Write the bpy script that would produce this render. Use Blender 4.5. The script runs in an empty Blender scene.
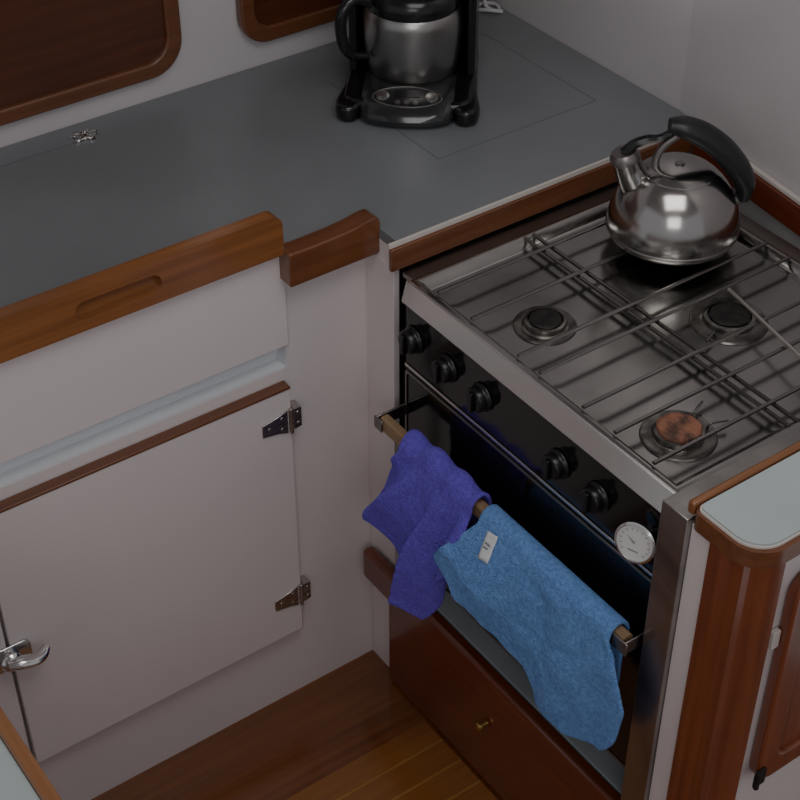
import bpy, bmesh, math, random
from mathutils import Vector, Matrix, noise
from mathutils.bvhtree import BVHTree
random.seed(4)
sc=bpy.context.scene
COL=bpy.context.collection
# ---------------------------------------------------------------- materials
def newmat(name):
    m=bpy.data.materials.new(name);m.use_nodes=True
    nt=m.node_tree;b=nt.nodes['Principled BSDF'];return m,nt,b
def solid(name,col,rough=.5,metal=0,var=.08,scale=8,bump=0.0,bscale=60,coat=0,bdist=.002,col2=None):
    m,nt,b=newmat(name);N=nt.nodes;L=nt.links
    tc=N.new('ShaderNodeTexCoord');nz=N.new('ShaderNodeTexNoise');nz.inputs['Scale'].default_value=scale;nz.inputs['Detail'].default_value=4
    L.new(tc.outputs['Object'],nz.inputs['Vector'])
    r=N.new('ShaderNodeValToRGB')
    r.color_ramp.elements[0].position=.3;r.color_ramp.elements[1].position=.7
    r.color_ramp.elements[0].color=tuple(c*(1-var) for c in col)+(1,)
    r.color_ramp.elements[1].color=tuple(min(1,c*(1+var)) for c in (col2 or col))+(1,)
    if col2:r.color_ramp.elements[0].position=.36;r.color_ramp.elements[1].position=.60
    L.new(nz.outputs['Fac'],r.inputs['Fac']);L.new(r.outputs['Color'],b.inputs['Base Color'])
    b.inputs['Roughness'].default_value=rough;b.inputs['Metallic'].default_value=metal
    b.inputs['Coat Weight'].default_value=coat;b.inputs['Coat Roughness'].default_value=.1
    if bump:
        n2=N.new('ShaderNodeTexNoise');n2.inputs['Scale'].default_value=bscale;n2.inputs['Detail'].default_value=3
        L.new(tc.outputs['Object'],n2.inputs['Vector'])
        bp=N.new('ShaderNodeBump');bp.inputs['Strength'].default_value=bump;bp.inputs['Distance'].default_value=bdist
        L.new(n2.outputs['Fac'],bp.inputs['Height']);L.new(bp.outputs['Normal'],b.inputs['Normal'])
    return m
def wood(name,dark,light,axis=0,rough=.3,coat=.4,fine=1.0):
    m,nt,b=newmat(name);N=nt.nodes;L=nt.links
    tc=N.new('ShaderNodeTexCoord');mp=N.new('ShaderNodeMapping')
    s=[60*fine]*3;s[axis]=2.5;mp.inputs['Scale'].default_value=s
    L.new(tc.outputs['Object'],mp.inputs['Vector'])
    nz=N.new('ShaderNodeTexNoise');nz.inputs['Scale'].default_value=1.4;nz.inputs['Detail'].default_value=7;nz.inputs['Distortion'].default_value=.4
    L.new(mp.outputs['Vector'],nz.inputs['Vector'])
    n2=N.new('ShaderNodeTexNoise');n2.inputs['Scale'].default_value=5;L.new(tc.outputs['Object'],n2.inputs['Vector'])
    r=N.new('ShaderNodeValToRGB');r.color_ramp.elements[0].position=.3;r.color_ramp.elements[1].position=.72
    r.color_ramp.elements[0].color=dark+(1,);r.color_ramp.elements[1].color=light+(1,)
    mx=N.new('ShaderNodeMath');mx.operation='MULTIPLY_ADD';mx.inputs[1].default_value=.7
    L.new(nz.outputs['Fac'],mx.inputs[0])
    m3=N.new('ShaderNodeMath');m3.operation='MULTIPLY';m3.inputs[1].default_value=.3;L.new(n2.outputs['Fac'],m3.inputs[0]);L.new(m3.outputs[0],mx.inputs[2])
    L.new(mx.outputs[0],r.inputs['Fac']);L.new(r.outputs['Color'],b.inputs['Base Color'])
    b.inputs['Roughness'].default_value=rough;b.inputs['Coat Weight'].default_value=coat;b.inputs['Coat Roughness'].default_value=.15
    return m
def steel(name,col=(.55,.55,.54),rough=.25,axis=0,streak=.12,smudge=0,metal=1,bd=.016,sscale=6):
    m,nt,b=newmat(name);N=nt.nodes;L=nt.links
    tc=N.new('ShaderNodeTexCoord');mp=N.new('ShaderNodeMapping');s=[90]*3;s[axis]=3;mp.inputs['Scale'].default_value=s
    L.new(tc.outputs['Object'],mp.inputs['Vector']);nz=N.new('ShaderNodeTexNoise');nz.inputs['Scale'].default_value=2;nz.inputs['Detail'].default_value=3
    L.new(mp.outputs['Vector'],nz.inputs['Vector'])
    mr=N.new('ShaderNodeMapRange');mr.inputs['To Min'].default_value=max(.03,rough-streak);mr.inputs['To Max'].default_value=rough+streak
    L.new(nz.outputs['Fac'],mr.inputs['Value']);L.new(mr.outputs['Result'],b.inputs['Roughness'])
    b.inputs['Base Color'].default_value=col+(1,);b.inputs['Metallic'].default_value=metal
    if smudge:
        n2=N.new('ShaderNodeTexNoise');n2.inputs['Scale'].default_value=sscale;n2.inputs['Detail'].default_value=6;n2.inputs['Distortion'].default_value=.8
        L.new(tc.outputs['Object'],n2.inputs['Vector'])
        r=N.new('ShaderNodeValToRGB');r.color_ramp.elements[0].position=.35;r.color_ramp.elements[1].position=.65
        r.color_ramp.elements[0].color=tuple(c*(1-smudge) for c in col)+(1,);r.color_ramp.elements[1].color=col+(1,)
        L.new(n2.outputs['Fac'],r.inputs['Fac']);L.new(r.outputs['Color'],b.inputs['Base Color'])
        if bd:
            n3=N.new('ShaderNodeTexNoise');n3.inputs['Scale'].default_value=3.5;n3.inputs['Detail'].default_value=1
            L.new(tc.outputs['Object'],n3.inputs['Vector'])
            bp=N.new('ShaderNodeBump');bp.inputs['Strength'].default_value=.6;bp.inputs['Distance'].default_value=bd
            L.new(n3.outputs['Fac'],bp.inputs['Height']);L.new(bp.outputs['Normal'],b.inputs['Normal'])
    return m
WHITE=solid('painted_laminate',(.685,.620,.618),.42,var=.03,scale=3)
WALLM=solid('wall_paint',(.55,.52,.53),.6,var=.04,scale=2)
CREAM=solid('cream_edge',(.60,.55,.51),.5,var=.06)
GREY=solid('grey_laminate',(.200,.213,.226),.33,var=.08,scale=4,bump=.05,bscale=300)
GREYD=solid('grey_groove',(.148,.160,.170),.5)
PALE=solid('pale_laminate',(.42,.48,.48),.45,var=.05)
LEDGE=solid('ledge_laminate',(.70,.73,.76),.3,var=.04)
SHELF=solid('shelf_grey',(.32,.36,.38),.45,var=.1)
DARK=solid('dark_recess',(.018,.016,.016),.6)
BLACK=solid('black_enamel',(.006,.006,.007),.12,var=.1,coat=.2)
BLKP=solid('black_plastic',(.009,.009,.010),.2,var=.1)
KNOBM=solid('knob_plastic',(.005,.005,.0055),.32,var=.1)
SILV=solid('dim_silver_plastic',(.030,.032,.034),.18,metal=.3,var=.15,coat=.4)
RUBBER=solid('black_rubber',(.013,.013,.015),.40)
TEAKX=wood('teak_along_x',(.155,.054,.017),(.33,.130,.042),0,rough=.25,coat=.6)
REDX=wood('mahogany_x',(.110,.036,.014),(.215,.077,.029),0,rough=.28,coat=.5)
REDZ=wood('mahogany_z',(.13,.031,.012),(.26,.068,.025),2)
REDY=wood('mahogany_y',(.100,.020,.009),(.19,.045,.018),1,rough=.22,coat=.6)
DOORW=wood('dark_panel_wood',(.060,.018,.009),(.115,.034,.015),0,rough=.25)
RIMW=wood('rim_wood',(.11,.038,.016),(.19,.070,.030),0)
FLOORW=wood('sole_wood',(.120,.035,.009),(.23,.077,.019),0,rough=.16,coat=.9)
FLOORL=wood('sole_light_wood',(.20,.070,.013),(.33,.122,.023),0,rough=.16,coat=.9)
SEAM=wood('sole_inlay',(.28,.125,.026),(.40,.19,.042),0,rough=.3)
TEAKY=wood('teak_along_y',(.20,.08,.03),(.34,.15,.06),1)
BARW=wood('bar_wood',(.20,.12,.065),(.38,.25,.145),1,rough=.5,coat=0)
STEEL=steel('stainless_top',(.47,.46,.44),.20,0,.02,smudge=.35,bd=.005,sscale=5)
LIP=steel('polished_lip',(.72,.71,.69),.24,1,.03)
KET=steel('kettle_steel',(.43,.415,.40),.18,2,.04)
CARA=steel('carafe_steel',(.37,.36,.35),.30,2,.03)
CHROME=steel('chrome',(.66,.65,.64),.16,0,.04)
HINGE=steel('hinge_metal',(.50,.48,.46),.28,0,.06)
GUN=steel('worn_steel',(.30,.28,.27),.35,2,.1)
FLASH=steel('flashing_steel',(.50,.48,.46),.32,2,.10,smudge=.45,bd=.003)
ROD=steel('grate_wire',(.26,.25,.24),.22,0,.05)
RODB=steel('bright_wire',(.80,.78,.75),.3,1,.05)
IRON=solid('burner_iron',(.022,.020,.019),.55,metal=.4,var=.5,scale=50,bump=.6,bscale=90)
RINGM=steel('burner_dish_steel',(.32,.305,.285),.30,0,.08,smudge=.6,bd=.002,sscale=30)
RUST=solid('rusty_cap',(.075,.040,.030),.78,var=.2,scale=44,bump=1.0,bscale=130,bdist=.005,col2=(.25,.105,.062))
BRASS=solid('brass',(.6,.42,.15),.25,metal=1)
DIAL=solid('dial_white',(.62,.62,.60),.35)
GINK=solid('grey_ink',(.22,.24,.28),.5)
TAG=solid('tag_white',(.7,.72,.74),.6)
CABLE=solid('white_cable',(.6,.6,.6),.4)
PLASTER=solid('ceiling_panel',(.45,.43,.42),.7)
def towelmat(name,col,col2):
    m=solid(name,col,.95,var=0,bump=1.0,bscale=330,bdist=.006)
    nt=m.node_tree;b=nt.nodes['Principled BSDF'];r=[n for n in nt.nodes if n.type=='VALTORGB'][0]
    r.color_ramp.elements[0].color=col+(1,);r.color_ramp.elements[1].color=col2+(1,)
    nz=r.inputs['Fac'].links[0].from_node;nz.inputs['Scale'].default_value=170;nz.inputs['Detail'].default_value=8;nz.inputs['Roughness'].default_value=.6
    b.inputs['Sheen Weight'].default_value=.6;b.inputs['Sheen Roughness'].default_value=.5;b.inputs['Sheen Tint'].default_value=col2+(1,)
    return m
PURP=towelmat('purple_terry',(.105,.068,.46),(.180,.120,.72))
BLUE=towelmat('blue_terry',(.092,.22,.52),(.205,.395,.80))
# ---------------------------------------------------------------- helpers
WL={}
def thing(name,loc,label,cat,group=None):
    e=bpy.data.objects.new(name,None);COL.objects.link(e);e.location=loc;e.empty_display_size=.05
    e['label']=label;e['category']=cat
    if group:e['group']=group
    WL[e]=Vector(loc);return e
def mk(name,verts,faces,mat,parent=None,smooth=False,bevel=0,label=None,seg=2,subsurf=0,solidify=0,angle=40):
    vs=[Vector(v) for v in verts]
    lo=Vector((min(v[i] for v in vs) for i in range(3)));hi=Vector((max(v[i] for v in vs) for i in range(3)))
    c=(lo+hi)/2
    me=bpy.data.meshes.new(name);me.from_pydata([v-c for v in vs],[],faces)
    bm=bmesh.new();bm.from_mesh(me);bmesh.ops.recalc_face_normals(bm,faces=bm.faces);bm.to_mesh(me);bm.free()
    me.materials.append(mat)
    o=bpy.data.objects.new(name,me);COL.objects.link(o)
    if parent is not None:
        o.parent=parent;o.location=c-WL[parent]
    else:o.location=c
    WL[o]=c
    if label:o['label']=label
    if bevel:
        b=o.modifiers.new('b','BEVEL');b.width=bevel;b.segments=seg;b.limit_method='ANGLE';b.angle_limit=math.radians(35)
    if solidify:
        s=o.modifiers.new('s','SOLIDIFY');s.thickness=solidify;s.offset=0
    if subsurf:
        s=o.modifiers.new('u','SUBSURF');s.levels=subsurf;s.render_levels=subsurf
    if smooth or bevel or subsurf:
        for p in me.polygons:p.use_smooth=True
        if not subsurf:
            me.set_sharp_from_angle(angle=math.radians(angle))
    return o
def boxg(x0,x1,y0,y1,z0,z1):
    v=[(x0,y0,z0),(x1,y0,z0),(x1,y1,z0),(x0,y1,z0),(x0,y0,z1),(x1,y0,z1),(x1,y1,z1),(x0,y1,z1)]
    f=[(0,3,2,1),(4,5,6,7),(0,1,5,4),(1,2,6,5),(2,3,7,6),(3,0,4,7)];return v,f
def join(*gs):
    V=[];F=[]
    for v,f in gs:
        n=len(V);V+=[tuple(a) for a in v];F+=[tuple(i+n for i in q) for q in f]
    return V,F
def box(name,x0,x1,y0,y1,z0,z1,mat,parent=None,bevel=.0015,**k):
    v,f=boxg(x0,x1,y0,y1,z0,z1);return mk(name,v,f,mat,parent,bevel=bevel,**k)
def prismg(poly,axis,lo,hi):
    def p3(a,b,c):
        return {0:(c,a,b),1:(a,c,b),2:(a,b,c)}[axis]
    n=len(poly);v=[p3(a,b,lo) for a,b in poly]+[p3(a,b,hi) for a,b in poly]
    f=[tuple(range(n))[::-1],tuple(range(n,2*n))]+[(i,(i+1)%n,n+(i+1)%n,n+i) for i in range(n)]
    return v,f
def lathe_g(prof,center,axis=Vector((0,0,1)),n=40,up=None):
    axis=Vector(axis).normalized();q=Vector((0,0,1)).rotation_difference(axis)
    c=Vector(center);V=[];F=[];rows=[]
    for r,z in prof:
        if r<1e-6:
            rows.append([len(V)]);V.append(tuple(c+q@Vector((0,0,z))))
        else:
            rows.append(list(range(len(V),len(V)+n)))
            for i in range(n):
                a=2*math.pi*i/n;V.append(tuple(c+q@Vector((r*math.cos(a),r*math.sin(a),z))))
    for a,b in zip(rows,rows[1:]):
        for i in range(n):
            j=(i+1)%n
            if len(a)==1 and len(b)==1:continue
            if len(a)==1:F.append((a[0],b[i],b[j]))
            elif len(b)==1:F.append((a[i],a[j],b[0]))
            else:F.append((a[i],a[j],b[j],b[i]))
    return V,F
def cat(pts,k=8):
    P=[Vector(p) for p in pts];P=[2*P[0]-P[1]]+P+[2*P[-1]-P[-2]];o=[]
    for i in range(1,len(P)-2):
        for j in range(k):
            t=j/k;a,b,c,d=P[i-1:i+3]
            o.append(.5*((2*b)+(c-a)*t+(2*a-5*b+4*c-d)*t*t+(3*b-a-3*c+d)*t**3))
    o.append(P[-2]);return o
def tube_g(pts,rad,n=10,sq=None):
    P=[Vector(p) for p in pts];m=len(P)
    R=rad if isinstance(rad,(list,tuple)) else [rad]*m
    if len(R)!=m:R=[R[min(len(R)-1,int(i/(m-1)*(len(R)-1)))]*(1-((i/(m-1)*(len(R)-1))%1))+R[min(len(R)-1,int(i/(m-1)*(len(R)-1))+1)]*((i/(m-1)*(len(R)-1))%1) for i in range(m)]
    V=[];F=[];prev=None
    for i in range(m):
        t=(P[min(i+1,m-1)]-P[max(i-1,0)]).normalized()
        if prev is None:
            ref=Vector((0,0,1)) if abs(t.z)<.9 else Vector((1,0,0));u=t.cross(ref).normalized()
        else:u=(prev-t*prev.dot(t)).normalized()
        prev=u;w=t.cross(u)
        for k in range(n):
            a=2*math.pi*k/n
            V.append(tuple(P[i]+u*math.cos(a)*R[i]*(sq[0] if sq else 1)+w*math.sin(a)*R[i]*(sq[1] if sq else 1)))
    for i in range(m-1):
        for k in range(n):
            j=(k+1)%n;F.append((i*n+k,i*n+j,(i+1)*n+j,(i+1)*n+k))
    F.append(tuple(range(n))[::-1]);F.append(tuple(range((m-1)*n,m*n)));return V,F
def rrect(x0,x1,y0,y1,r,n=8):
    if not isinstance(r,(list,tuple)):r=[r]*4
    cs=[(x0,y0,1,1,180),(x1,y0,-1,1,270),(x1,y1,-1,-1,0),(x0,y1,1,-1,90)];o=[]
    for (cx,cy,sx,sy,a0),rr in zip(cs,r):
        rr=max(rr,1e-4)
        for i in range(n+1):
            a=math.radians(a0+90*i/n);o.append((cx+sx*rr+rr*math.cos(a),cy+sy*rr+rr*math.sin(a)))
    return o
def ring_g(o1,o2,axis,lo,hi):
    n=len(o1)
    def p3(a,b,c):return {0:(c,a,b),1:(a,c,b),2:(a,b,c)}[axis]
    V=[p3(a,b,c) for P,c in((o1,lo),(o2,lo),(o1,hi),(o2,hi)) for a,b in P]
    F=[]
    for i in range(n):
        j=(i+1)%n
        F+=[(i,j,n+j,n+i),(2*n+i,3*n+i,3*n+j,2*n+j),(i,2*n+i,2*n+j,j),(n+i,n+j,3*n+j,3*n+i)]
    return V,F
H=.91
# ---------------------------------------------------------------- camera
R=Matrix(((.81449,-.58018,-.0011),(.36692,.51362,.77561),(-.44943,-.63213,.63121)))
cd=bpy.data.cameras.new('camera');cam=bpy.data.objects.new('camera',cd);COL.objects.link(cam)
M=R.transposed().to_4x4();M.translation=Vector((-1.0657,-1.5842,2.1286));cam.matrix_world=M
cd.sensor_width=36;cd.lens=1580.1/800*36;cd.clip_start=.05;sc.camera=cam
# ---------------------------------------------------------------- structure
def struct(o,label):o['kind']='structure';o['label']=label;o['category']=label.split()[-1];return o
def HL(y):return .5815-max(0,-.03-y)*.117      # hull lining line
struct(box('floor',-1.8,.6,-2.4,.51,-.03,0,FLOORW,bevel=0),'varnished brown wood cabin floor')
struct(box('wall_back',-1.8,.62,.486,.51,0,2.3,WALLM,bevel=0),'off-white painted cabin wall')
struct(mk('wall_hull',*prismg([(.62,.486),(.582,.486),(HL(-.03),-.03),(HL(-1.0),-1.0),(.62,-1.0)],2,0,2.3),WALLM),'off-white painted hull side wall')
struct(box('ceiling',-1.8,.62,-2.4,.51,2.3,2.33,PLASTER,bevel=0),'pale cabin ceiling')
e=thing('floor_grating',(-.4,-.8,0),'varnished orange-brown floor hatch with soft golden inlay strips','floor hatch')
gs=[];gl=[];y=-.186
while y>-1.2:
    gs.append(boxg(-.95,-.020,y-.046,y,0.0005,.0030));gl.append(boxg(-.95,-.020,y-.0520,y-.0464,0.0005,.0029));y-=.0524
mk('planks',*join(*gs),FLOORL,e,bevel=0)
mk('inlay_strips',*join(*gl),SEAM,e,bevel=0,label='golden inlay strips')
# ---------------------------------------------------------------- main cabinet
cab=thing('galley_cabinet',(-.5,.2,0),'off-white galley cabinet with drawer front, ledge and hinged door','cabinet')
g=join(prismg([(-.995,0),(.000,0),(.000,.8925),(-.144,.8925),(-.144,.705),(-.995,.705)],1,0,.02),boxg(-.995,-.01,.0265,.036,.69,.89),
       boxg(-.995,-.985,.036,.48,0,.89),boxg(.0,.010,-.070,0.001,0,.8605),boxg(.001,.010,-.0745,0.001,.8605,.8925))
mk('body',*g,WHITE,cab,bevel=.0005)
mk('ledge',*join(boxg(-.99,-.1455,.0002,.0262,.7051,.7085),boxg(-.99,-.1455,.0225,.0262,.7085,.80),boxg(-.1455,-.1445,-.004,.0262,.7051,.745)),LEDGE,cab,bevel=0,label='pale blue-grey recessed ledge')
box('drawer_front',-.99,-.1405,-.006,-.0025,.749,.9165,WHITE,cab,bevel=.001)
d=box('cabinet_door',-.635,-.150,-.018,-.001,.168,.680,WHITE,cab,bevel=.002,label='off-white door with bare wood top edge')
box('wood_edge',-.635,-.150,-.0195,-.001,.6801,.685,RIMW,d,bevel=.001,label='brown wood edge strip')
box('wood_edge',-.80,-.640,-.0195,-.001,.6801,.685,RIMW,cab,bevel=.001)
box('side_panel',-.80,-.640,-.018,-.001,.168,.680,WHITE,cab,bevel=.002)
def hinge(zc):
    leafd=prismg([(-.202,zc-.011),(-.175,zc-.016),(-.158,zc-.022),(-.158,zc+.022),(-.175,zc+.016),(-.202,zc+.011)],1,-.0208,-.018)
    leafb=prismg([(-.147,zc-.020),(-.134,zc-.018),(-.134,zc+.018),(-.147,zc+.020)],1,-.0208,-.0005)
    barrel=lathe_g([(0,-.023),(.0036,-.023),(.0036,.023),(0,.023)],(-.1525,-.0210,zc),n=14)
    scr=[lathe_g([(.0033,0),(.0028,.0008),(0,.0011)],(sx,-.0208,zc+sz),(0,-1,0),n=10) for sx,sz in((-.190,0),(-.168,.010),(-.168,-.010),(-.140,.010),(-.140,-.010))]
    return join(leafd,leafb,barrel,*scr)
for zc in(.622,.252):
    mk('hinge',*hinge(zc),HINGE,d,bevel=.0006,label='chrome surface hinge')
lz=.416
lt=mk('latch',*join(prismg(rrect(-.670,-.606,lz-.022,lz+.022,.010),1,-.0225,-.0185),lathe_g([(.017,0),(.017,.009),(.013,.014),(0,.016)],(-.640,-.0225,lz),(0,-1,0),n=24)),CHROME,d,bevel=.001,smooth=True,label='chunky chrome cabinet latch')
mk('latch_handle',*tube_g(cat([(-.648,-.036,lz+.004),(-.630,-.041,lz+.003),(-.612,-.043,lz-.001),(-.598,-.040,lz-.001),(-.588,-.034,lz+.004)]),[.010,.012,.0115,.0095,.006],14,(1,.75)),CHROME,lt,smooth=True,label='short curved chrome handle')
# ---------------------------------------------------------------- countertop
ct=thing('countertop',(0,.2,.89),'grey laminate galley countertop with varnished wood edging','countertop')
g=prismg([(-.995,-.002),(.001,-.002),(.001,-.0755),(.570,-.0755),(.5795,-.03),(.5805,.484),(-.995,.484)],2,.893,H)
mk('surface',*g,GREY,ct,bevel=0)
mk('cream_edge',*boxg(-.0135,.565,-.0795,-.0757,.9035,.9115),CREAM,ct,bevel=.0005,label='cream laminate edge strip')
box('opening_trim',-.0125,.562,-.083,-.0757,.866,.9030,REDX,ct,label='mahogany trim board around stove opening')
t=.0009
g=join(boxg(.182,.494,.070-t,.070+t,H,H+.0004),boxg(.494-t,.494+t,.070,.36,H,H+.0004),boxg(.182-t,.182+t,.070,.36,H,H+.0004),boxg(.182,.494,.36-t,.36+t,H,H+.0004))
mk('hatch_seam',*g,GREYD,ct,label='faint darker hatch seam')
mk('hatch_seam',*boxg(-.60,-.235,.432-t,.432+t,H,H+.0004),GREYD,ct,label='faint darker hatch seam')
pl=[];pl2=[]
for i in range(48):
    a=2*math.pi*i/48;rr=1+.22*math.cos(5*a)
    pl.append((-.221+.021*rr*math.cos(a),.4385+.016*rr*math.sin(a)))
    pl2.append((-.221+.0165*rr*math.cos(a),.4385+.012*rr*math.sin(a),H+.0042+.001*math.sin(3*a)))
pl2.append(pl2[0])
mk('lift_ring',*join(prismg(pl,2,H,H+.002),tube_g(pl2,.0018,8),lathe_g([(.006,0),(.005,.004),(0,.005)],(-.221,.4385,H+.001),n=16)),CHROME,ct,smooth=True,label='irregular petal-shaped chrome lift fitting')
def slot_board():
    x0,x1,z0,z1=-.995,-.1490,.9170,.982
    outer=rrect(x0,x1,z0,z1,[.001,.004,.018,.001],n=8)
    slot=rrect(-.460,-.336,.9345,.9625,.0139,n=8)
    bm=bmesh.new()
    def loop(P,y):
        return [bm.verts.new((a,y,b)) for a,b in P]
    of=loop(outer,-.022);ob=loop(outer,-.001);sf=loop(slot,-.022);sb=loop(slot,-.010)
    eo=[bm.edges.new((of[i],of[(i+1)%len(of)])) for i in range(len(of))];es=[bm.edges.new((sf[i],sf[(i+1)%len(sf)])) for i in range(len(sf))]
    bmesh.ops.triangle_fill(bm,edges=eo+es,use_beauty=True)
    for A,B in((of,ob),(sf,sb)):
        for i in range(len(A)):
            j=(i+1)%len(A);bm.faces.new((A[i],A[j],B[j],B[i]))
    bm.faces.new(ob);bm.faces.new(sb)
    bm.verts.index_update();V=[v.co[:] for v in bm.verts];F=[[v.index for v in f.verts] for f in bm.faces];bm.free();return V,F
V,F=slot_board();mk('wood_rail',V,F,TEAKX,ct,bevel=.002,label='light teak rail with oblong finger slot')
tpz=[(-.1485,.9225),(-.110,.9215),(-.070,.9225),(-.040,.9245),(-.018,.9285)]
pts2=[(-.1485,.867),(.000,.867),(.004,.871),(.004,.918),(.002,.925),(-.004,.929)]+[(a,b) for a,b in tpz[::-1]]
mk('wood_rail',*prismg(pts2,1,-.034,-.0022),REDX,ct,bevel=.005,seg=4,smooth=True,label='darker mahogany fiddle rail with rounded end')
# ---------------------------------------------------------------- wall cupboard doors
def cupboard(x0,x1,z0,z1,r,lab):
    e=thing('cupboard_door',((x0+x1)/2,.48,z0),lab,'cupboard door')
    w=.026
    o1=rrect(x0,x1,z0,z1,r);i1=rrect(x0+w,x1-w,z0+w,z1-w,r*.65)
    mk('frame',*ring_g(o1,i1,1,.466,.4855),RIMW,e,bevel=.004,seg=3)
    i2=rrect(x0+w-.0005,x1-w+.0005,z0+w-.0005,z1-w+.0005,r*.65)
    mk('panel',*prismg(i2,1,.4735,.485),DOORW,e,bevel=0,label='dark varnished inset panel')
cupboard(-.95,-.024,.954,1.42,.058,'large varnished dark wood cupboard door with rounded corners on back wall')
cupboard(.084,.560,.956,1.42,.05,'smaller varnished dark wood cupboard door beside the coffee maker')
# ---------------------------------------------------------------- stove base
ba=thing('stove_base_cabinet',(.25,-.38,0),'dark mahogany base cabinet with drawer under the stove','cabinet')
box('body',-.004,.48,-.664,-.0715,.001,.262,REDY,ba)
box('shelf',-.004,.48,-.662,-.0745,.263,.275,SHELF,ba,label='blue-grey laminate shelf')
box('top_rail',-.026,-.0045,-.664,-.012,.213,.2755,REDY,ba,bevel=.006,seg=3)
dr=box('drawer_front',-.016,-.0045,-.660,-.0735,.006,.2125,REDY,ba,bevel=.002)
mk('knob',*lathe_g([(.0035,0),(.0035,.006),(.0085,.009),(.0085,.012),(.005,.0145),(0,.015)],(-.016,-.338,.142),(-1,0,0),n=20),BRASS,dr,smooth=True,label='small brass knob')
al=thing('stove_alcove',(.25,-.38,.27),'dark lined recess with wood trim around the stove','recess')
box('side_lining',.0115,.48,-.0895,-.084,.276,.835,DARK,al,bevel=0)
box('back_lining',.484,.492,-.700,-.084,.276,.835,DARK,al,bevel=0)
def strip(a,b,z0,z1):return prismg([(HL(-.0845)-a,-.0845),(HL(-.0845)-b,-.0845),(HL(-.70)-b,-.70),(HL(-.70)-a,-.70)],2,z0,z1)
mk('hull_trim',*strip(.014,.001,.858,.902),REDY,al,bevel=.002,label='mahogany trim along the hull')
mk('cream_edge',*strip(.010,.001,.9025,.909),CREAM,al,bevel=.001)
# ---------------------------------------------------------------- divider
dv=thing('divider_cabinet',(.25,-.75,0),'narrow divider with pale top, wood corner post and cupboard door','cabinet')
box('body',-.034,.49,-.792,-.709,.001,.879,WHITE,dv,bevel=.001)
box('metal_flashing',-.042,.48,-.7085,-.6665,.001,.888,FLASH,dv,bevel=.001,label='worn reflective stainless steel flashing beside stove')
po=[(-.040,-.744)]
for i in range(13):
    a=math.radians(180+90*i/12);po.append((.018+.058*math.cos(a),-.752+.056*math.sin(a)))
po+=[(.022,-.7925),(-.0345,-.7925),(-.0345,-.744)]
mk('corner_post',*prismg(po,2,.001,.879),REDZ,dv,smooth=True,label='varnished mahogany rounded corner post')
tp=rrect(-.040,.49,-.816,-.712,[.042,.0,.0,.010])
mk('top_edge',*prismg(tp,2,.8795,.9045),REDX,dv,bevel=.005,seg=3,label='varnished wood lip under pale top')
tp1=rrect(-.036,.489,-.810,-.713,[.038,.0,.0,.010])
mk('cream_edge',*prismg(tp1,2,.9047,.9080),CREAM,dv,bevel=.001,label='cream laminate edge line')
tp2=rrect(-.034,.488,-.808,-.715,[.036,.0,.0,.009])
mk('top_surface',*prismg(tp2,2,.9083,.911),PALE,dv,label='pale grey-green laminate top')
box('top_wood_strip',-.038,.48,-.7115,-.701,.894,.912,TEAKX,dv,bevel=.003,label='varnished wood strip beside stove')
dd=mk('cupboard_door',*ring_g(rrect(.050,.48,.440,.815,.03),rrect(.085,.445,.475,.780,.02),1,-.811,-.793),REDZ,dv,bevel=.004,seg=3,label='reddish wood cupboard door frame')
mk('panel',*prismg(rrect(.084,.446,.474,.781,.02),1,-.803,-.7935),REDZ,dd)
mk('latch',*join(prismg(rrect(.036,.049,.70,.73,.003),1,-.800,-.7925)),CREAM,dv,bevel=.001)
mk('hinge',*join(prismg(rrect(.042,.062,.445,.475,.003),1,-.815,-.8115),lathe_g([(0,-.016),(.004,-.016),(.004,.016),(0,.016)],(.046,-.815,.46),n=12)),IRON,dd,bevel=.0006)
# ---------------------------------------------------------------- near counter
nc=thing('side_counter',(-1.1,-.9,0),'galley side counter with blue-grey top and teak edge','counter')
box('body',-1.45,-.812,-1.5,-.35,.001,.89,WHITE,nc)
box('top_surface',-1.45,-.813,-1.5,-.35,.8905,.908,PALE,nc,bevel=0)
box('wood_edge',-.8125,-.797,-1.5,-.35,.875,.915,TEAKY,nc,bevel=.004,seg=3)
# ---------------------------------------------------------------- stove
st=thing('stove',(.23,-.38,.276),'stainless steel marine gas stove with black front and wire grate','stove')
SY0,SY1=-.653,-.112
g=join(boxg(.012,.47,SY0+.006,SY1-.006,.335,.836),boxg(.03,.05,SY0+.03,SY0+.05,.2755,.335),boxg(.03,.05,SY1-.05,SY1-.03,.2755,.335),boxg(.42,.44,SY0+.03,SY0+.05,.2755,.335),boxg(.42,.44,SY1-.05,SY1-.03,.2755,.335))
mk('body',*g,BLACK,st,bevel=.002)
def rectl(x0,x1,y0,y1,z):return [(x0,y0,z),(x1,y0,z),(x1,y1,z),(x0,y1,z)]
L=[rectl(-.004,.475,SY0,SY1,.836),rectl(-.004,.475,SY0,SY1,.866),rectl(.004,.467,SY0+.008,SY1-.008,.868),rectl(.010,.461,SY0+.014,SY1-.014,.864),rectl(.016,.455,SY0+.022,SY1-.022,.854),rectl(.03,.44,SY0+.035,SY1-.035,.852)]
V=[p for l in L for p in l];F=[(0,3,2,1)]
for i in range(len(L)-1):
    for k in range(4):
        j=(k+1)%4;F.append((4*i+k,4*i+j,4*i+4+j,4*i+4+k))
n=4*(len(L)-1);F.append((n,n+1,n+2,n+3))
mk('cooktop',V,F,STEEL,st,bevel=.002)
mk('side_flange',*join(boxg(.006,.505,SY1+.0005,-.0838,.853,.861),boxg(.4755,.505,SY0,SY1,.853,.861)),GUN,st,bevel=.001,label='dull steel flange filling gap beside cooktop')
CZ=.8522
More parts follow.
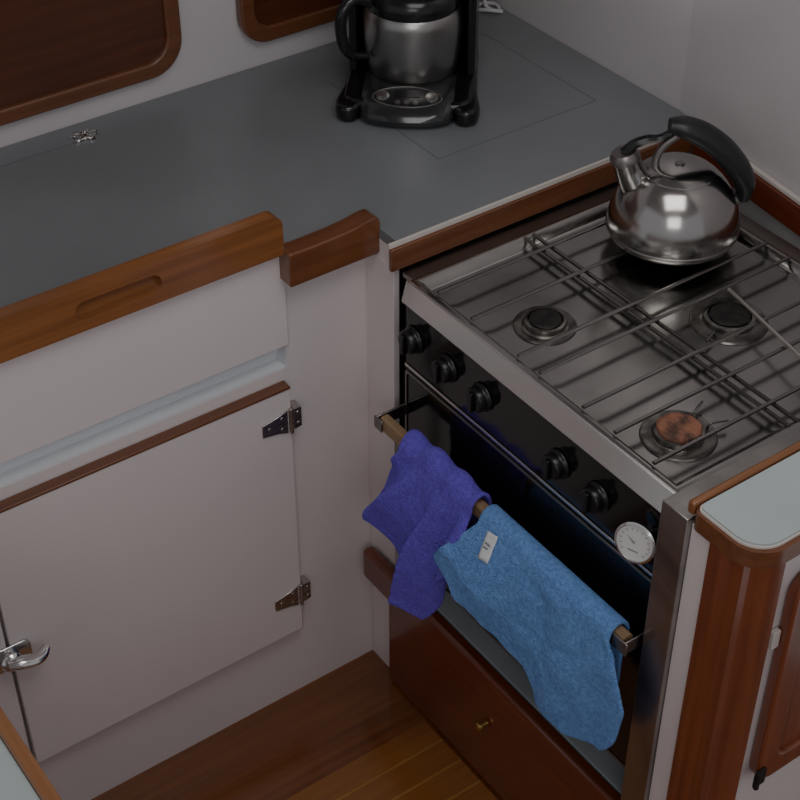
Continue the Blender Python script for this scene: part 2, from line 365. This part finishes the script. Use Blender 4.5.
mk('front_lip',*prismg([(-.017,.836),(-.004,.836),(-.004,.869),(-.008,.869)],1,SY0,SY1),LIP,st,bevel=.0008,label='bright polished steel front lip')
box('control_panel',-.010,.0115,SY0+.003,SY1-.003,.727,.8355,BLACK,st,bevel=.002,label='glossy black control panel')
box('panel_strip',-.012,.0115,SY0+.002,SY1-.002,.7215,.7265,LIP,st,bevel=.0006,label='thin flat chrome strip')
def knob(y,z=.780):
    base=lathe_g([(.0,0),(.0220,0),(.0215,.003),(.0185,.006),(.0180,.015),(.0160,.018),(0,.0185)],(-.0105,y,z),(-1,0,0),n=32)
    grip=boxg(-.034,-.027,y-.0038,y+.0038,z-.0165,z+.0165)
    return join(base,grip)
for y in(-.136,-.216,-.294,-.455,-.532):
    mk('knob',*knob(y,.781 if y>-.4 else .776),KNOBM,st,bevel=.0035,seg=3,label='black stove control knob')
TA=Vector((-.90,-.30,.22)).normalized();TC=Vector((-.0250,-.620,.775))
th=mk('thermometer',*join(lathe_g([(0,0),(.0265,0),(.0280,.002),(.0280,.006),(.0250,.0075),(.0242,.0055),(0,.0055)],TC,TA,n=40),lathe_g([(0,-.013),(.010,-.013),(.010,0),(0,0)],TC,TA,n=20)),CHROME,st,smooth=True,label='round white-faced oven thermometer')
mk('dial',*lathe_g([(0,.0056),(.0242,.0056),(.0242,.0062),(0,.0062)],TC,TA,n=40),DIAL,th)
tu=Vector((0,0,1)).cross(TA).normalized();tv=TA.cross(tu)
def tq(a,b):return TC+TA*.0068+tu*a+tv*b
gs=[]
for i in range(25):
    a=math.radians(-130+260*i/24+90);r1=.0215;r0=.0175 if i%2==0 else .0195;w=.0005 if i%2==0 else .0003
    c,s=math.cos(a),math.sin(a)
    gs.append(([tq(r0*c-w*s,r0*s+w*c),tq(r1*c-w*s,r1*s+w*c),tq(r1*c+w*s,r1*s-w*c),tq(r0*c+w*s,r0*s-w*c)],[(0,1,2,3)]))
gs.append(([tq(-.001,-.001),tq(-.013,.008),tq(.001,.001)],[(0,1,2)]))
gs.append(([tq(-.007,-.010),tq(.007,-.010),tq(.007,-.0115),tq(-.007,-.0115)],[(0,1,2,3)]))
mk('dial_marks',*join(*gs),GINK,th)
od=box('oven_door',-.011,.0115,SY0+.004,SY1-.004,.345,.716,BLACK,st,bevel=.003,label='glossy black oven door')
mk('door_edge',*ring_g(rrect(SY0+.004,SY1-.004,.345,.716,.004,n=2),rrect(SY0+.008,SY1-.008,.349,.712,.004,n=2),0,-.0130,-.0112),GUN,od,bevel=.0005,label='dull steel door edging')
BX,BZ=-.055,.642
mk('towel_bar',*prismg([(b,a) for a,b in rrect(BZ-.013,BZ+.013,BX-.008,BX+.008,.005,n=4)],1,-.654,-.124),BARW,od,bevel=0,smooth=True,label='light weathered wooden handle rail')
for y0,y1 in((-.122,-.112),(-.664,-.655)):
    lo,hi=(y0-.010,y1) if y0>-.3 else (y0,y1+.030)
    g=join(boxg(BX-.011,-.0113,y0+.003,y1-.003,BZ-.011,BZ+.011),boxg(BX-.0115,BX-.0085,lo,hi,BZ-.011,BZ+.011))
    mk('handle_bracket',*g,GUN,od,bevel=.0015,label='dull steel handle bracket')
gz=.871;gs=[]
def rodx(y,x0=.008,x1=.464):return tube_g([(x0,y,gz),(x1,y,gz)],.0029,8,(1.1,.85))
def rody(x,y0=SY0+.010,y1=SY1-.010,z=gz-.0052):return tube_g([(x,y0,z),(x,y1,z)],.0029,8)
for y in(-.165,-.240,-.340,-.385,-.470,-.530,-.600): gs.append(rodx(y))
for x in(.196,.212): gs.append(rody(x))
mk('grate',*join(*gs),ROD,st,smooth=True,label='low dark steel wire grate')
mk('grate_rod',*tube_g(cat([(.335,-.395,gz+.004),(.322,-.45,gz+.006),(.306,-.52,gz+.008),(.286,-.62,gz+.009)],4),.0026,8),RODB,st,smooth=True,label='bright loose steel rod')
def burner(x,y,r,ringm,capm,lab,rust=False):
    b=mk('burner',*lathe_g([(r*1.42,0),(r*1.38,.0025),(r*1.30,.003),(r*1.05,.0012),(r*.95,.003),(r*.92,.010),(r*.80,.011),(r*.74,.005),(r*.62,.005),(r*.6,.012),(0,.012)],(x,y,CZ),n=44),ringm,st,smooth=True,label=lab)
    k=36
    if rust:
        gv=lathe_g([(r*.60,.006),(r*.80,.009),(r*.84,.013),(r*.78,.0165),(r*.62,.0178),(r*.35,.0174),(r*.15,.0165),(0,.016)],(x,y,CZ),n=k)
        amp=.0028
    else:
        gv=lathe_g([(r*.60,.006),(r*.70,.008),(r*.72,.0115),(r*.64,.0138),(r*.45,.0142),(r*.3,.0135),(0,.0132)],(x,y,CZ),n=k)
        amp=.0012
    V=[Vector(v) for v in gv[0]]
    V=[v+Vector((noise.noise(v*70)*amp,noise.noise(v*70+Vector((9,0,0)))*amp,noise.noise(v*95)*amp*(.5 if rust else 1))) for v in V]
    mk('burner_cap',V,gv[1],capm,b,smooth=True,angle=50)
    if r>.034:
        for a in((math.radians(20),math.radians(-20)) if rust else (math.radians(-160),)):
            mk('burner_arm',*tube_g(cat([(x+r*1.1*math.cos(a),y+r*1.1*math.sin(a),CZ+.003),(x+r*1.25*math.cos(a),y+r*1.25*math.sin(a),gz-.008),(x+r*1.9*math.cos(a),y+r*1.9*math.sin(a),gz-.008)],4),.0020,6),ROD,b,smooth=True)
burner(.096,-.290,.031,RINGM,IRON,'small dark gas burner with metal dish')
burner(.306,-.428,.038,RINGM,IRON,'large dark gas burner with metal ring')
burner(.090,-.500,.035,RINGM,RUST,'gas burner with rough rusty copper cap',True) if False else burner(.084,-.565,.0345,RINGM,RUST,'gas burner with rough rusty copper cap',True)
# ---------------------------------------------------------------- kettle
ku=Vector((.8145,-.5802,0)).normalized();kz=Vector((0,0,1));kv=kz.cross(ku)
KC=Vector((.3655,-.2415,gz+.0028))+ku*.004
def kp(u,z,v=0):return KC+ku*u+kz*z+kv*v
kt=thing('kettle',KC,'shiny stainless steel whistling kettle with black handle on the stove','kettle')
prof=[(0,0),(.082,0),(.089,.002),(.0928,.007),(.0942,.012),(.0950,.018),(.0948,.025),(.0928,.037),(.0890,.051),(.0838,.064),(.0768,.077),(.068,.088),(.059,.097),(.052,.102),(.050,.103)]
mk('body',*lathe_g(prof,KC,n=64),KET,kt,smooth=True,angle=60)
mk('lid',*lathe_g([(.0505,.1025),(.050,.1045),(.043,.109),(.030,.1125),(.012,.1145),(0,.115)],KC,n=48),KET,kt,smooth=True)
mk('lid_knob',*lathe_g([(.007,.113),(.007,.116),(.005,.117),(0,.1173)],KC,n=24),GUN,kt,smooth=True)
mk('base_seam',*lathe_g([(.0944,.0125),(.0956,.0135),(.0961,.0155),(.0951,.0172)],KC,n=64),GUN,kt,smooth=True)
mk('spout',*tube_g(cat([kp(-.052,.074),kp(-.064,.094),kp(-.071,.108),kp(-.077,.124)],5),[.026,.0225,.0208,.0203],22),KET,kt,smooth=True)
mk('spout_cap',*tube_g([kp(-.0765,.121),kp(-.0785,.128),kp(-.0805,.135)],[.0213,.0217,.0175],22),GUN,kt,smooth=True,label='steel whistle cap')
mk('cap_lever',*tube_g(cat([kp(-.082,.134),kp(-.068,.146),kp(-.049,.154),kp(-.032,.156),kp(-.018,.164)],6),[.006,.0075,.006,.006],8),BLKP,kt,smooth=True)
mk('handle_bracket',*tube_g(cat([kp(-.034,.106),kp(-.034,.124),kp(-.026,.143),kp(-.009,.159)],6),[.006,.0055,.0055,.006],10),GUN,kt,smooth=True)
mk('handle_bracket',*tube_g(cat([kp(.081,.052),kp(.089,.058),kp(.094,.068)],5),[.009,.009,.010],10),GUN,kt,smooth=True)
hp=cat([kp(-.021,.176),kp(-.001,.173),kp(.027,.161),kp(.057,.138),kp(.082,.108),kp(.095,.083),kp(.095,.059)],8)
mk('handle',*tube_g(hp,[.011,.0170,.0195,.0205,.0200,.0172,.011],18,(1.15,.88)),RUBBER,kt,smooth=True,label='thick black sloping handle')
# ---------------------------------------------------------------- coffee maker
cf=Vector((-.65,-.76,0)).normalized();cr=Vector((.76,-.65,0)).normalized()
CC=Vector((.276,.268,H))
def cp(r,f,z):return CC+cr*r+cf*f+kz*z
cm=thing('coffee_maker',CC,'black drip coffee maker with stainless steel carafe on the counter','coffee maker')
def cpr(poly,z0,z1):
    n=len(poly);V=[cp(a,b,z0) for a,b in poly]+[cp(a,b,z1) for a,b in poly]
    return V,[tuple(range(n))[::-1],tuple(range(n,2*n))]+[(i,(i+1)%n,n+(i+1)%n,n+i) for i in range(n)]
def foot(s):
    return [(s*a,b) for a,b in[(.058,-.06),(.062,.05),(.070,.100),(.080,.116),(.096,.120),(.110,.109),(.113,.088),(.106,.04),(.102,-.06)]]
mk('base',*join(cpr(rrect(-.102,.102,-.12,.103,.030),.004,.0325),cpr(foot(1),.0008,.029),cpr(foot(-1),.0008,.029)),BLKP,cm,bevel=.009,seg=4)
pr=[(.02,.005),(.128,.005),(.135,.009),(.136,.016),(.129,.026),(.105,.037),(.070,.044),(.02,.044)]
V=[];W=[-.072,-.067,-.058,-.042,-.022,0,.022,.042,.058,.067,.072];KK=[.78,.85,.91,.96,.99,1,.99,.96,.91,.85,.78]
for w,k in zip(W,KK):
    for f_,z_ in pr:V.append(cp(w,.02+(f_-.02)*k,.005+(z_-.005)*(1-(1-k)*.4)))
n=len(pr);mm=len(W);F=[tuple(range(n))[::-1],tuple(range((mm-1)*n,mm*n))]
for i in range(mm-1):
    for k in range(n):
        j=(k+1)%n;F.append((i*n+k,i*n+j,(i+1)*n+j,(i+1)*n+k))
mk('control_panel',V,F,SILV,cm,smooth=True,label='glossy dark rounded control panel')
cb=BVHTree.FromPolygons([tuple(v) for v in V],F)
def onp(w,f,up=.0008):
    p=cp(w,f,.2);h=cb.ray_cast(p,Vector((0,0,-1)));return (h[0] if h[0] else cp(w,f,.035))+kz*up
ov=[]
for i in range(44):
    a=2*math.pi*i/44;ov.append(onp(.054*math.cos(a),.094+.022*math.sin(a)*(1-.1*math.cos(a)**2),.0004))
ov.append(ov[0])
mk('panel_trim',*tube_g(ov,.0013,8),GUN,cm,smooth=True,label='oval silver trim around the controls')
nrm=(cf*.022+kz*.060).normalized()
for w in(-.038,.038):
    mk('button',*lathe_g([(0.0105,-.001),(.010,.002),(.006,.003),(0,.003)],onp(w,.094,0),nrm,n=20),HINGE,cm,smooth=True,label='round silvery button')
for w in(-.014,0,.014):
    mk('button',*lathe_g([(0.0048,-.001),(.0044,.002),(0,.0022)],onp(w,.108,0),nrm,n=14),GUN,cm,smooth=True)
mk('display',[onp(-.020,.081,.0009),onp(.020,.081,.0009),onp(.020,.096,.0009),onp(-.020,.096,.0009)],[(0,1,2,3)],BLACK,cm)
mk('warming_plate',*lathe_g([(0,.0330),(.064,.0330),(.064,.039),(0,.039)],CC,n=40),IRON,cm,smooth=True)
mk('tower',*cpr([(-.096,-.118)]+[(-.102,-.04),(-.100,.006),(-.088,.010)]+[(-.084*math.cos(math.radians(a)),-.084*math.sin(math.radians(a))-.0) for a in range(0,181,12)]+[(.088,.010),(.100,.006),(.102,-.04),(.096,-.118)],.0330,.235),BLKP,cm,bevel=.003)
mk('brew_head',*cpr(rrect(-.104,.104,-.125,.075,.05),.2355,.32),BLKP,cm,bevel=.01,seg=3)
mk('carafe',*lathe_g([(0,.040),(.064,.040),(.069,.043),(.072,.055),(.0755,.080),(.0775,.105),(.0775,.135),(.075,.148),(.067,.158),(.060,.162),(.056,.162)],CC,n=56),CARA,cm,smooth=True,angle=60,label='brushed stainless steel carafe')
mk('carafe_lid',*lathe_g([(.072,.150),(.0745,.156),(.073,.172),(.064,.184),(.040,.194),(.018,.198),(.016,.208),(0,.209)],CC,n=48),BLKP,cm,smooth=True,label='black plastic carafe lid')
mk('carafe_handle',*tube_g(cat([cp(-.062,.045,.170),cp(-.085,.060,.180),cp(-.102,.072,.160),cp(-.102,.072,.118),cp(-.090,.062,.090),cp(-.066,.045,.080)],6),[.009,.0095,.0095,.009,.008,.006],12),BLKP,cm,smooth=True)
cord=thing('power_cord',(.56,.43,H),'white coiled power cord by the wall corner','cord')
pts=[(.578,.475,H+.16),(.572,.462,H+.09),(.560,.445,H+.035),(.548,.425,H+.012),(.560,.405,H+.006),(.571,.425,H+.008),(.556,.446,H+.006),(.536,.436,H+.005),(.545,.410,H+.010),(.565,.400,H+.006)]
mk('cable',*tube_g(cat(pts,8),.0034,8),CABLE,cord,smooth=True)
# ---------------------------------------------------------------- towels
def interp(tab,s):
    for a,b in zip(tab,tab[1:]):
        if s<=b[0]:
            t=(s-a[0])/(b[0]-a[0]) if b[0]>a[0] else 0;t=t*t*(3-2*t)*.5+t*.5
            return [a[i]+(b[i]-a[i])*t for i in range(1,len(a))]
    return list(tab[-1][1:])
TG={}
def towel(name,mat,label,topy,front,back,fold,nf,seed,lift=0,nc=90,nr=84,topfold=0,rump=.004,warp=.006):
    V=[];F=[]
    for c in range(nc+1):
        s=c/nc;ty=topy[0]+(topy[1]-topy[0])*s
        by,bz,bx=interp(front,s);ky,kzz=interp(back,s)
        bz+=rump*math.sin(s*23+seed)+rump*.7*math.sin(s*41+seed*2)
        rid=(.5+.5*math.sin(nf*s*2*math.pi+seed))
        lf=lift*math.sin(math.pi*min(1,s*1.1))+topfold*rid
        for r in range(nr+1):
            q=r/nr
            if q<.22:
                t=q/.22;y=ky+(ty-ky)*t;z=kzz+(BZ-kzz)*t;x=BX+.019-.004*math.sin(t*3)
            elif q<.36:
                t=(q-.22)/.14;a=math.pi*t;y=ty;x=BX+math.cos(a)*(.0165+topfold*rid*.3*t);z=BZ+math.sin(a)*(.020+lf)
            else:
                t=(q-.36)/.64;y=ty+(by-ty)*(t**.95);z=BZ+(bz-BZ)*t;x0=BX-.0165-topfold*rid*.3;x=x0+(bx-x0)*min(1,t*1.6)
                w=fold*min(1,t*2.2)
                ph=nf*s*2*math.pi+seed+t*1.3
                x-=abs(w)*(.5+.5*math.cos(ph))**1.3
                y+=w*.6*math.sin(ph*1.0+1.0)*max(0,min(1,s/.25,(1.02-s)/.15))
            p=Vector((x,y,z));nn=noise.noise(p*14+Vector((seed*3,0,0)))*warp+noise.noise(p*40+Vector((seed,2,0)))*.0015
            if q>.36 or lift: p.x-=abs(nn)*(1 if q>.3 else .3);p.z+=nn*.6
            if q>.2:
                p.x-=noise.noise(p*260)*.0010+.0003;p.z+=noise.noise(p*240+Vector((5,5,5)))*.0008
            V.append(tuple(p))
    for c in range(nc):
        for r in range(nr):
            a=c*(nr+1)+r;F.append((a,a+1,a+nr+2,a+nr+1))
    o=mk(name,V,F,mat,None,solidify=.0055,subsurf=1)
    TG[o.name]=BVHTree.FromPolygons(V,F)
    o['label']=label;o['category']='towel';return o
towel('towel',PURP,'bunched purple-blue terry towel hanging on oven handle rail',(-.190,-.356),
  [(0,-.176,.600,-.068),(.05,-.160,.575,-.072),(.11,-.152,.545,-.078),(.18,-.154,.518,-.084),(.26,-.168,.498,-.088),(.36,-.196,.478,-.092),(.45,-.226,.450,-.096),(.54,-.240,.398,-.098),(.70,-.272,.386,-.096),(.84,-.324,.48,-.084),(1,-.376,.580,-.076)],
  [(0,-.19,.54),(1,-.345,.52)],.024,3.0,.7,lift=.006,topfold=.009,rump=.001,warp=.005)
bt=towel('towel',BLUE,'lighter blue fuzzy terry towel with white tag on oven handle rail',(-.372,-.638),
  [(0,-.320,.556,-.108),(.13,-.368,.526,-.104),(.33,-.430,.500,-.094),(.48,-.496,.480,-.088),(.60,-.536,.445,-.084),(.74,-.596,.424,-.080),(.88,-.648,.448,-.078),(.96,-.674,.490,-.076),(1,-.682,.548,-.072)],
  [(0,-.38,.54),(1,-.630,.53)],.010,2.2,2.1,rump=.003,warp=.007)
bv=TG[bt.name]
def onblue(y,z):
    h=bv.ray_cast(Vector((-.3,y,z)),Vector((1,0,0)))
    return Vector((h[0].x-.0046 if h[0] else -.09,y,z))
ny,nzz=5,8;V=[];F=[]
for i in range(ny+1):
    for j in range(nzz+1):
        V.append(onblue(-.396-.020*i/ny-.004*j/nzz,.646-.037*j/nzz+.004*i/ny))
for i in range(ny):
    for j in range(nzz):
        a=i*(nzz+1)+j;F.append((a,a+1,a+nzz+2,a+nzz+1))
o=mk('towel_tag',V,F,TAG,bt,solidify=.0008,smooth=True,label='small white sewn tag')
gs=[]
for j,(y0,y1) in enumerate(((-.401,-.412),(-.401,-.410))):
    z=.634-j*.006
    q=[onblue(y0,z),onblue(y1,z+.001),onblue(y1,z-.0015),onblue(y0,z-.0025)]
    gs.append(([p-Vector((.0012,0,0)) for p in q],[(0,1,2,3)]))
mk('tag_print',*join(*gs),GINK,o)
# ---------------------------------------------------------------- lights
def area(name,loc,target,size,energy,col):
    l=bpy.data.lights.new(name,'AREA');l.size=size;l.energy=energy;l.color=col
    o=bpy.data.objects.new(name,l);COL.objects.link(o);o.location=loc
    o.rotation_euler=(Vector(target)-Vector(loc)).to_track_quat('-Z','Y').to_euler();return o
area('ceiling_light',(-.20,-.74,2.22),(.14,-.30,.7),.9,8.8,(1,.975,.955))
area('hatch_light',(-1.35,-2.0,2.1),(0,-.1,.5),1.0,8.8,(1,.98,.975))
l=bpy.data.lights.new('hob_glare_spot','SPOT');l.energy=58;l.spot_size=math.radians(19);l.spot_blend=1;l.shadow_soft_size=.05;l.color=(1,.98,.95)  # added helper spot, no real lamp: brightens hull wall for the hob's reflection
o=bpy.data.objects.new('hob_glare_spot',l);COL.objects.link(o);o.location=(-.2,-.6,2.2)
o.rotation_euler=(Vector((.56,-.12,1.43))-o.location).to_track_quat('-Z','Y').to_euler()
w=bpy.data.worlds.new('world');sc.world=w;w.use_nodes=True
w.node_tree.nodes['Background'].inputs[0].default_value=(.96,.96,1,1);w.node_tree.nodes['Background'].inputs[1].default_value=.36
